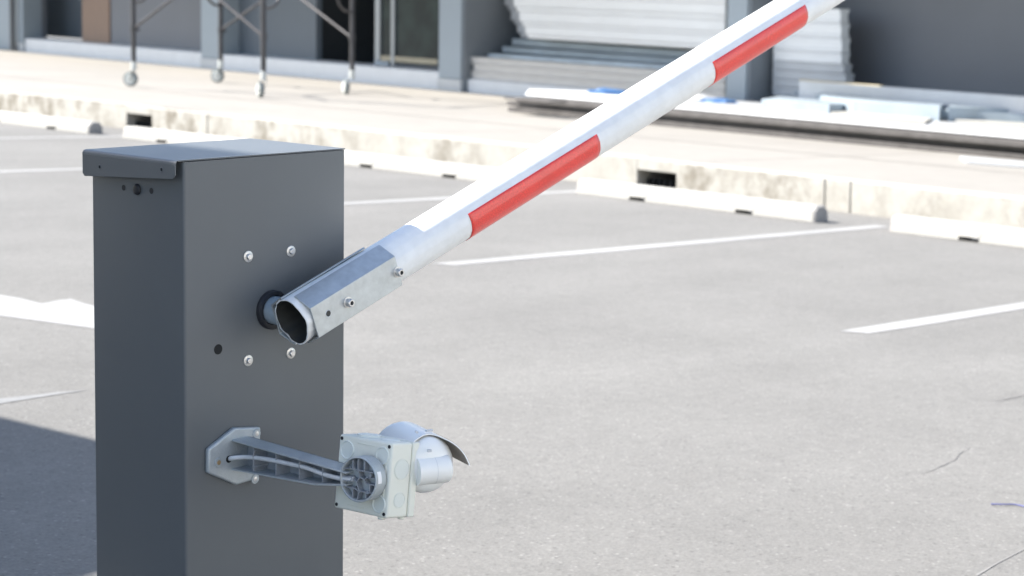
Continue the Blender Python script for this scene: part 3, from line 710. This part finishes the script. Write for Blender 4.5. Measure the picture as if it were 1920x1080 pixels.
for s_,z_ in ((s_of(648,571),-.0015),(s_of(741,514),-.003)):
    p=AX0+AD*s_+AN*z_+AY*.0455
    b=MB(); b.lathe(p,AY,[(0,.0098),(.0015,.0098),(.0018,.0085),(.0018,0)],n=28); wsh=b.build('washer','zinc',fr,smooth=40)
    b=MB(); b.lathe(p,AY,[(.0016,.0070),(.0080,.0074),(.0105,.0070),(.0114,.0060),(.0114,.0038),(.0065,.0036),(.0065,0)],n=28); b.build('socket_screw','steel',wsh,smooth=35)
    b=MB(); hx=[p+AY*.0068+(AN*math.sin(R(60*k_+12))+AD*math.cos(R(60*k_+12)))*.0036 for k_ in range(6)]; b.prism(hx,AY*.0008); b.build('socket','black',wsh)
p=AX0+AD*s_of(612,592)+AY*.0455
b=MB(); b.lathe(p,AY,[(.0003,.0),(.0003,.0052)],n=24); b.build('clamp_hole','tube_in',fr)
b=MB(); b.lathe(p,AY,[(0,.0062),(.0005,.0058),(.0001,.0050)],n=24); b.build('hole_rim','galv_edge',fr,smooth=50)

# ================================================================ SECURITY CAMERA ON ITS WALL BRACKET
ct=empty('security_camera',rel(.11,0,-.52)+Vector((CX,CY,GZ))); tag(ct,'white bullet security camera on a cast bracket with a pale plastic junction box','security camera')
CO=rel(.11,0,-.52)
def cr(p): return Vector(p)-CO
# mounting plate
plp=[(391.4,843),(391,887.5),(444,910),(487,897),(489.6,801),(441,802.5)]
PV=-.011
pts=[cr(relp(x,y,PV)) for x,y in plp]
b=MB(); b.prism([p+Vector((0,-PV,0)) for p in pts],(0,PV,0)); pl=b.build('mounting_plate','cast',ct,bev=.0035,seg=3)
for px,py,brass in ((481,813,0),(409.5,867,1),(478,898,0)):
    p=cr(relp(px,py,PV)); b=MB(); b.lathe(p,(0,-1,0),[(-.001,.0085),(.0004,.0086),(.0016,.0078),(.0018,.0)],n=26); q=b.build('fixing_screw','cast',pl,smooth=45)
    b=MB(); b.lathe(p,(0,-1,0),[(.0019,.0042),(.0022,.0028),(.0021,0)],n=16); b.build('screw_recess','brass' if brass else 'steel',pl,smooth=45)
p=cr(relp(429,861,PV)); b=MB(); disc(b,p+Vector((0,.0005,0)),(0,-1,0),.0062,.0009,24); b.build('cable_hole','dark',pl,smooth=30)
# channel arm: web plus two lips, tapering, open towards -X
UL,UW=.090,.128
def cz(px,py,u): return cr(relu(px,py,u))
topn=cz(452,829,UL); topf=cz(648,886,UL); botn=cz(452,887,UL); botm=cz(588,910,UL); botf=cz(640,909.5,UL)
yn=PV; T=.0028
zt0=topn.z+.0; zt1=topf.z; zb0=botn.z; zb1=botm.z; zb2=botf.z
y0=-.008; y1=topf.y; ym=botm.y
u0_,u1_=UL-CO.x,UW-CO.x
def lin(a,b_,t): return a+(b_-a)*t
def top_z(y): return lin(zt0,zt1,(y-y0)/(y1-y0))
def bot_z(y): return lin(zb0,zb1,(y-y0)/(ym-y0)) if y>ym else lin(zb1,zb2,(y-ym)/(y1-ym))
b=MB()
ys=[y0,lin(y0,ym,.5),ym,y1]
for i in range(3):
    a_,c_=ys[i],ys[i+1]
    b.hexa([(u0_,c_,top_z(c_)-T),(u1_,c_,top_z(c_)-T),(u1_,a_,top_z(a_)-T),(u0_,a_,top_z(a_)-T),(u0_,c_,top_z(c_)),(u1_,c_,top_z(c_)),(u1_,a_,top_z(a_)),(u0_,a_,top_z(a_))])
    b.hexa([(u0_,c_,bot_z(c_)),(u1_,c_,bot_z(c_)),(u1_,a_,bot_z(a_)),(u0_,a_,bot_z(a_)),(u0_,c_,bot_z(c_)+T),(u1_,c_,bot_z(c_)+T),(u1_,a_,bot_z(a_)+T),(u0_,a_,bot_z(a_)+T)])
ba=b.build('bracket_arm','cast',ct,bev=.0006)
b=MB()
for i in range(3):
    a_,c_=ys[i],ys[i+1]
    b.hexa([(u1_-.003,c_,bot_z(c_)),(u1_,c_,bot_z(c_)),(u1_,a_,bot_z(a_)),(u1_-.003,a_,bot_z(a_)),(u1_-.003,c_,top_z(c_)),(u1_,c_,top_z(c_)),(u1_,a_,top_z(a_)),(u1_-.003,a_,top_z(a_))])
for px in (471,513.5,557,601):
    y_=cz(px,870,UL).y; b.box((u0_+.004,y_-.0008,bot_z(y_)+T),(u1_-.003,y_+.0008,top_z(y_)-T))
    if px==471:
        for f_ in (.22,.78): zc=lin(bot_z(y_),top_z(y_),f_); b.cyl((u0_+.004,y_,zc),(u1_-.003,y_,zc),.0033,n=12)
b.build('arm_web','castdark',ba,bev=.0003)
# disc with ribs
UD=.097
dcn=cz(671,899,UD); RD=.0372; DA=Vector((1,0,0))
Mr=Matrix.Rotation(.042+.15,3,'Z')@Matrix.Rotation(.144*.6,3,'Y')@Matrix.Rotation(-.033,3,'X')
dx,dy,dz=Mr@Vector((1,0,0)),Mr@Vector((0,1,0)),Mr@Vector((0,0,1))
b=MB(); b.lathe(dcn,dx,[(.028,RD*.98),(.001,RD),(0,RD-.0012),(.0,RD-.0025),(.001,RD-.0034),(.014,RD-.004),(.014,0)],n=56); dk=b.build('mounting_disc','cast',ct,smooth=40)
def rib(pts,mb,t=.0007,d0=.0012,d1=.0138):
    for i in range(len(pts)-1):
        a=Vector((0,)+pts[i]);c=Vector((0,)+pts[i+1]); A=dcn+dy*(a.y)*RD+dz*(a.z)*RD; C=dcn+dy*c.y*RD+dz*c.z*RD
        t_=(C-A).normalized(); nn_=dx.cross(t_)*t
        mb.hexa([A-nn_+dx*d0,A+nn_+dx*d0,C+nn_+dx*d0,C-nn_+dx*d0,A-nn_+dx*d1,A+nn_+dx*d1,C+nn_+dx*d1,C-nn_+dx*d1])
b=MB()
# y to the left in the picture is +Y
for pts in ([(.82,.38),(.5,.44),(.3,.44),(.05,.38),(-.3,.38),(-.8,.36)],[(.82,-.35),(.45,-.42),(.2,-.42),(-.05,-.52),(-.4,-.52),(-.72,-.52)],
            [(.05,.38),(.05,.88)],[(.3,.44),(.34,.80)],[(-.3,.38),(-.32,.82)],[(-.05,-.52),(.05,-.9)],[(.3,-.42),(.3,-.82)],[(-.42,-.52),(-.42,-.78)],
            [(.05,.38),(-.08,.10),(.10,-.12),(-.05,-.52)],[(.85,.05),(.45,.08),(.36,.0),(.10,-.12)],[(.85,-.12),(.45,-.12),(.36,.0)],
            [(-.08,.10),(-.3,.02),(-.42,.12),(-.9,.12)],[(-.3,.02),(-.42,-.16),(-.88,-.16)],[(-.62,.12),(-.62,.36)],[(-.6,-.16),(-.6,-.52)]):
    rib(pts,b)
for y_,z_ in ((.3,.44),(.05,.38),(-.62,.24),(.3,-.42),(-.05,-.52),(-.5,-.52)):
    q=dcn+dy*y_*RD+dz*z_*RD; b.cyl(q+dx*.0012,q+dx*.0138,.0026,n=10)
b.build('disc_ribs','castdark',dk,bev=.0002)
b=MB(); a0=R(-8); 
V=[];F=[]
for i in range(7):
    a=R(-6)+R(30)*i/6
    for h in (.004,.014): V.append(dcn+dx*h+(dy*(-math.cos(a))+dz*math.sin(a))*(RD+.0004))
for i in range(6): F.append((2*i,2*i+1,2*i+3,2*i+2))
b.poly(V,F); b.build('sticker','sticker',dk,smooth=40)
# cable
cp=[cr(relp(429,861,-.004)),cr(relp(436,859,-.020)),cz(462,857,.098),cz(500,861,.097),cz(540,869,.098),cz(575,877,.099),cz(610,890,.098),cz(640,897,.096),cz(664,898.5,.100)]
b=MB(); b.tube(spline(cp,6),.0040,12); b.build('cable','cable',ct,smooth=60)
# junction box
jb=Vector((.130,-.301,-.502)); JM=Matrix.Rotation(.042,3,'Z')@Matrix.Rotation(.144,3,'Y')@Matrix.Rotation(-.033,3,'X')
jc=cr(rel(*jb)); 
def J(x,y,z): return jc+JM@Vector((x,y,z))
jx,jy,jz=JM@Vector((1,0,0)),JM@Vector((0,1,0)),JM@Vector((0,0,1))
A_=.061; TB=.064
def jbox(mb,x0,x1,y0,y1,z0,z1): mb.hexa([J(x0,y0,z0),J(x1,y0,z0),J(x1,y1,z0),J(x0,y1,z0),J(x0,y0,z1),J(x1,y0,z1),J(x1,y1,z1),J(x0,y1,z1)])
b=MB(); jbox(b,0,TB-.016,-A_,A_,-A_,A_); bx=b.build('junction_box','abs',ct,bev=.0042,seg=4)
b=MB(); jbox(b,TB-.0152,TB+.001,-A_-.0006,A_+.0006,-A_-.0006,A_+.0006); b.build('box_cover','abs',bx,bev=.003,seg=3)
def knock(y,z,r,face='f',x=0):
    b=MB()
    if face=='f': c=J(-.0002,y,z); ax=-jx
    else: c=J(x,-A_-.0002,z); ax=-jy
    if face=='f': b.lathe(c,ax,[(-.001,r+.0012),(.0010,r+.0006),(.0018,r-.0004),(.0010,r-.0016),(.0004,r-.0022),(.0004,0)],n=36)
    else: b.lathe(c,ax,[(-.001,r+.0008),(.0004,r+.0005),(.0004,r-.0001),(-.0006,r-.0004),(-.0006,r-.0008),(.0003,r-.0011),(.0003,0)],n=36)
    b.build('knockout','absk',bx,smooth=40)
knock(.040,.037,.0148); knock(-.041,.038,.0142); knock(-.042,-.040,.0140)
knock(0,.018,.0165,'s',.026); knock(0,-.032,.0125,'s',.026)
for y_,z_ in ((.0545,.0545),(-.0545,.0545),(-.0545,-.0545),(.0545,-.0545)):
    b=MB(); q=J(-.0003,y_,z_); b.cyl(q+jx*.001,q-jx*.0005,.0030,n=14); b.build('screw_hole','black',bx)
b=MB()
for (ya_,yb_,za_,zb_) in ((-.022,.018,.051,.0525),(-.0515,-.0498,-.005,.022),(-.0515,-.0498,-.028,-.010),(-.010,.030,-.0525,-.051)):
    jbox(b,-.0012,.001,ya_,yb_,za_,zb_)
jbox(b,-.0022,.001,-.0515,-.0440,-.0035,.0045)
b.build('moulded_bar','abs',bx,bev=.0005)
b=MB()
for x_,y_ in ((.010,-.040),(.046,-.050)): b.cyl(J(x_,y_,-A_+.001),J(x_,y_,-A_-.0045),.006,n=16)
b.build('foot_stud','abs',bx,bev=.001)
b=MB()
b.cyl(J(.028,.020,A_-.001),J(.028,.020,A_+.0035),.020,n=32); b.cyl(J(.028,-.028,A_-.001),J(.028,-.028,A_+.0012),.016,n=32); b.build('top_knockout','absk',bx,bev=.0008)
# bullet camera behind the box
dcap=3.335
def atd(px,py,dist): d=ray(px,py); p=CAM+d*(dist/d.dot(fw)); return Vector((p.x-CX,p.y-CY,p.z-GZ))-CO
cc=atd(796,869,dcap-.02); ca=Vector((.36,.92,-.02)).normalized(); RC=.0485
upv=(Vector((0,0,1))-ca*ca.z).normalized()
b=MB(); b.lathe(cc,ca,[(-.030,0),(-.0297,RC*.25),(-.028,RC*.5),(-.0235,RC*.74),(-.015,RC*.92),(-.004,RC*.995),(.004,RC),(.035,RC),(.036,RC*.985),(.037,RC),(.11,RC),(.115,RC*.95),(.117,RC*.8),(.112,RC*.75),(.112,0)],n=56)
cb=b.build('camera_body','white',ct,smooth=35)
sr=ca.cross(upv).normalized()     # to the right
# pivot block between box cover and body
pv=J(TB,-.006,.0)
b=MB(); pr_=[]; dirp=(cc-pv); 
b.lathe(pv,jx,[(0,.030),(.004,.030),(.008,.027),(.022,.025)],n=36); b.cyl(pv+jx*.010,cc+ca*.02,.022,n=28); b.build('pivot','white',cb,smooth=40)
# hinged mount housing seen behind the cover
hq=atd(778,875,dcap-.05)
b=MB(); c0=hq-sr*.03; 
def HB(mb,c,hx,hy,hz,rx=(1,0,0)): 
    P=[]
    for z_ in (-hz,hz):
        for x_,y_ in ((-hx,-hy),(hx,-hy),(hx,hy),(-hx,hy)): P.append(c+sr*x_+upv*z_-ca*y_)
    mb.hexa(P)
hb=atd(813,880,dcap-.034); b.lathe(hb-sr*.032,sr,[(0,0),(0,.0235),(.052,.0238),(.0565,.0228),(.0590,.0195),(.0592,0)],n=44); b.build('mount_housing','white',cb,smooth=50)
b=MB(); b.lathe(hb-sr*.032,sr,[(.0300,.02395),(.0303,.0241),(.0306,.02395)],n=44); b.build('housing_seam','cable',cb)
b=MB(); q=atd(805,845,dcap-.062); HB(b,q,.0035,.0025,.0022); b.build('latch','cable',cb,bev=.0006)
# sunshield: bent sheet over the body, rear edge overhanging, right wing dropping
V=[];F=[];na=26; st=[-.022,-.010,.02,.06,.10]
th_=.0016
def shp(a,h,r): return cc+ca*h+sr*math.sin(a)*r+upv*math.cos(a)*r
rings=[]
for s_ in st:
    ring=[]
    for i in range(na+1):
        f_=i/na; a=R(-64)+R(64+91)*f_
        r=.0512+ (.013*max(0,(f_-.60)/.40)**1.3)
        hh=s_
        if s_==st[0]: hh=s_-.018*max(0,(f_-.55)/.45)+.012*math.exp(-((f_-.45)/.18)**2)
        ring.append((a,hh,r))
    rings.append(ring)
for off in (0,-th_):
    for ring in rings:
        for a,h,r in ring: V.append(shp(a,h,r+off))
m_=na+1; K=len(rings)*m_
for k_ in range(len(rings)-1):
    for i in range(na):
        q=k_*m_+i; F.append((q,q+1,q+m_+1,q+m_)); F.append((K+q,K+q+m_,K+q+m_+1,K+q+1))
for i in range(na): F.append((i,i+1,K+i+1,K+i)); q=(len(rings)-1)*m_+i; F.append((q,q+1,K+q+1,K+q))
for k_ in range(len(rings)-1):
    q=k_*m_; F.append((q,q+m_,K+q+m_,K+q)); q+=na; F.append((q,q+m_,K+q+m_,K+q))
b=MB(); b.poly(V,F); sh=b.build('sunshield','white',cb,smooth=40)
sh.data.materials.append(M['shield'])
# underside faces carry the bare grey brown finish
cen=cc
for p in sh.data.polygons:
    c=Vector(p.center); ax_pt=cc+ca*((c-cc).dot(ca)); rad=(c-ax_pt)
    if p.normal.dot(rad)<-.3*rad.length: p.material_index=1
b=MB(); q=shp(R(6),-.006,.0560); HB(b,q,.006,.003,.0016); b.build('shield_screw','cable',sh,bev=.0006)
b=MB(); q=shp(R(-20),-.012,.0600); b.cyl(q-upv*.001,q+(sr*.8+upv*.6)*.003,.003,n=14); b.build('shield_screw','cable',sh,bev=.0004)

# ================================================================ UNSEEN CANOPIES ADDED TO SHADE THE GATE (outside the picture, on the sun side)
def roof(u0r,u1r,v0r,v1r,hh,label,posts):
    """extent given relative to the cabinet's near corner"""
    cx=(u0r+u1r)/2+CX; cy=(v0r+v1r)/2+CY; e=empty('sunshade',(cx,cy,gz(cx,cy))); tag(e,label,'sunshade','added canopies that shade the gate')
    b=MB(); zc=GZ+hh-gz(cx,cy)
    b.box((u0r+CX-cx,v0r+CY-cy,zc),(u1r+CX-cx,v1r+CY-cy,zc+.12)); b.build('roof','sunshade',e,bev=.01)
    for pu,pv_ in posts:
        x=pu+CX;y=pv_+CY; b=MB(); b.box((x-cx-.05,y-cy-.05,gz(x,y)-gz(cx,cy)),(x-cx+.05,y-cy+.05,zc)); b.build('post','sunshade',e,bev=.005)
def roof(gpts,label,posts,HR=2.9):
    ZR=GZ+HR
    """outline given where its shadow lies on the tarmac; the roof itself stands above, towards the sun"""
    P=[]
    for x,y in gpts:
        t=(ZR-gz(x,y))/SUN.z; P.append(Vector((x+SUN.x*t,y+SUN.y*t,ZR)))
    c=sum(P,Vector())/len(P); c.z=gz(c.x,c.y); e=empty('sunshade',c); tag(e,label,'sunshade','added canopies that shade the gate')
    b=MB(); b.prism([p-c for p in P],(0,0,.035)); b.build('roof','sunshade',e)
    for x,y in posts:
        b=MB(); b.box((x-c.x-.05,y-c.y-.05,gz(x,y)-c.z),(x-c.x+.05,y-c.y+.05,ZR-c.z)); b.build('post','sunshade',e,bev=.005)
# the near canopy: its edge crosses the cabinet lid
k_=1.0/SUN.z*.98
ex=CX+.17-SUN.x*k_                                   # where the lid boundary's ray meets the tarmac
roof([(ex,CY-.02-SUN.y*k_),(ex,CY+.44),(-.6,CY+.44),(-.6,CY-.02-SUN.y*k_)],'added unseen narrow grey canopy on two posts over the lane island',[(-3.2,5.9),(-3.2,6.5)],5.6)
roof([(3.298,3.768),(3.219,4.659),(3.171,5.069),(2.75,8.6),(-.6,8.6),(-.6,2.975),(2.394,3.585),(2.486,3.603)],'added unseen large grey canopy on posts further along the lane',[(-1.7,6.0),(-1.7,10.4),(.6,10.4)])  # added roof, outlined to cast the ground shadow

# unseen pale building, added to bounce sunlight onto the right-hand faces
wb=empty('bounce_building',(3,-7.5,gz(3,-7.5))); tag(wb,'added unseen off-white building that bounces light onto the gate','building')
b=MB(); b.box((-9,-2,-1),(9,2,4.2)); b.build('wall','bounce_wall',wb)
b=MB(); b.box((-9.2,-2.2,4.2),(9.2,2.2,4.35)); b.build('roof','sunshade',wb,bev=.01)
for x_ in (-6,-2,2,6):
    b=MB(); b.box((x_-.6,1.99,1.0),(x_+.6,2.03,2.2)); f_=b.build('window','frame',wb); b=MB(); b.box((x_-.54,2.03,1.06),(x_+.54,2.036,2.14)); b.build('pane','glass',f_)

# unseen booth added left of frame to darken the cabinet's left face
gx_,gy_=CX-2.35,CY+1.55; gb=empty('shade_booth',(gx_,gy_,gz(gx_,gy_))); tag(gb,'added unseen dark grey booth that darkens the left face of the cabinet','booth')
b=MB(); b.box((-.8,-1.0,-.1),(.8,1.0,2.35)); b.build('wall','booth',gb,bev=.01)
b=MB(); b.box((-.9,-1.1,2.352),(.9,1.1,2.43)); b.build('roof','sunshade',gb,bev=.01)
b=MB(); b.box((.79,-.6,1.0),(.83,.6,1.95)); f_=b.build('window','frame',gb)
for k_ in (0,1): b=MB(); b.box((.83,-.56+.57*k_,1.04),(.836,-.01+.57*k_,1.91)); b.build('pane','glass',f_)
b=MB(); b.box((-.4,-1.03,-.05),(.35,-.99,2.0)); d_=b.build('door','walldark',gb,bev=.005)
b=MB(); b.box((.22,-1.06,.95),(.27,-1.03,1.08)); b.build('handle','steel',d_)
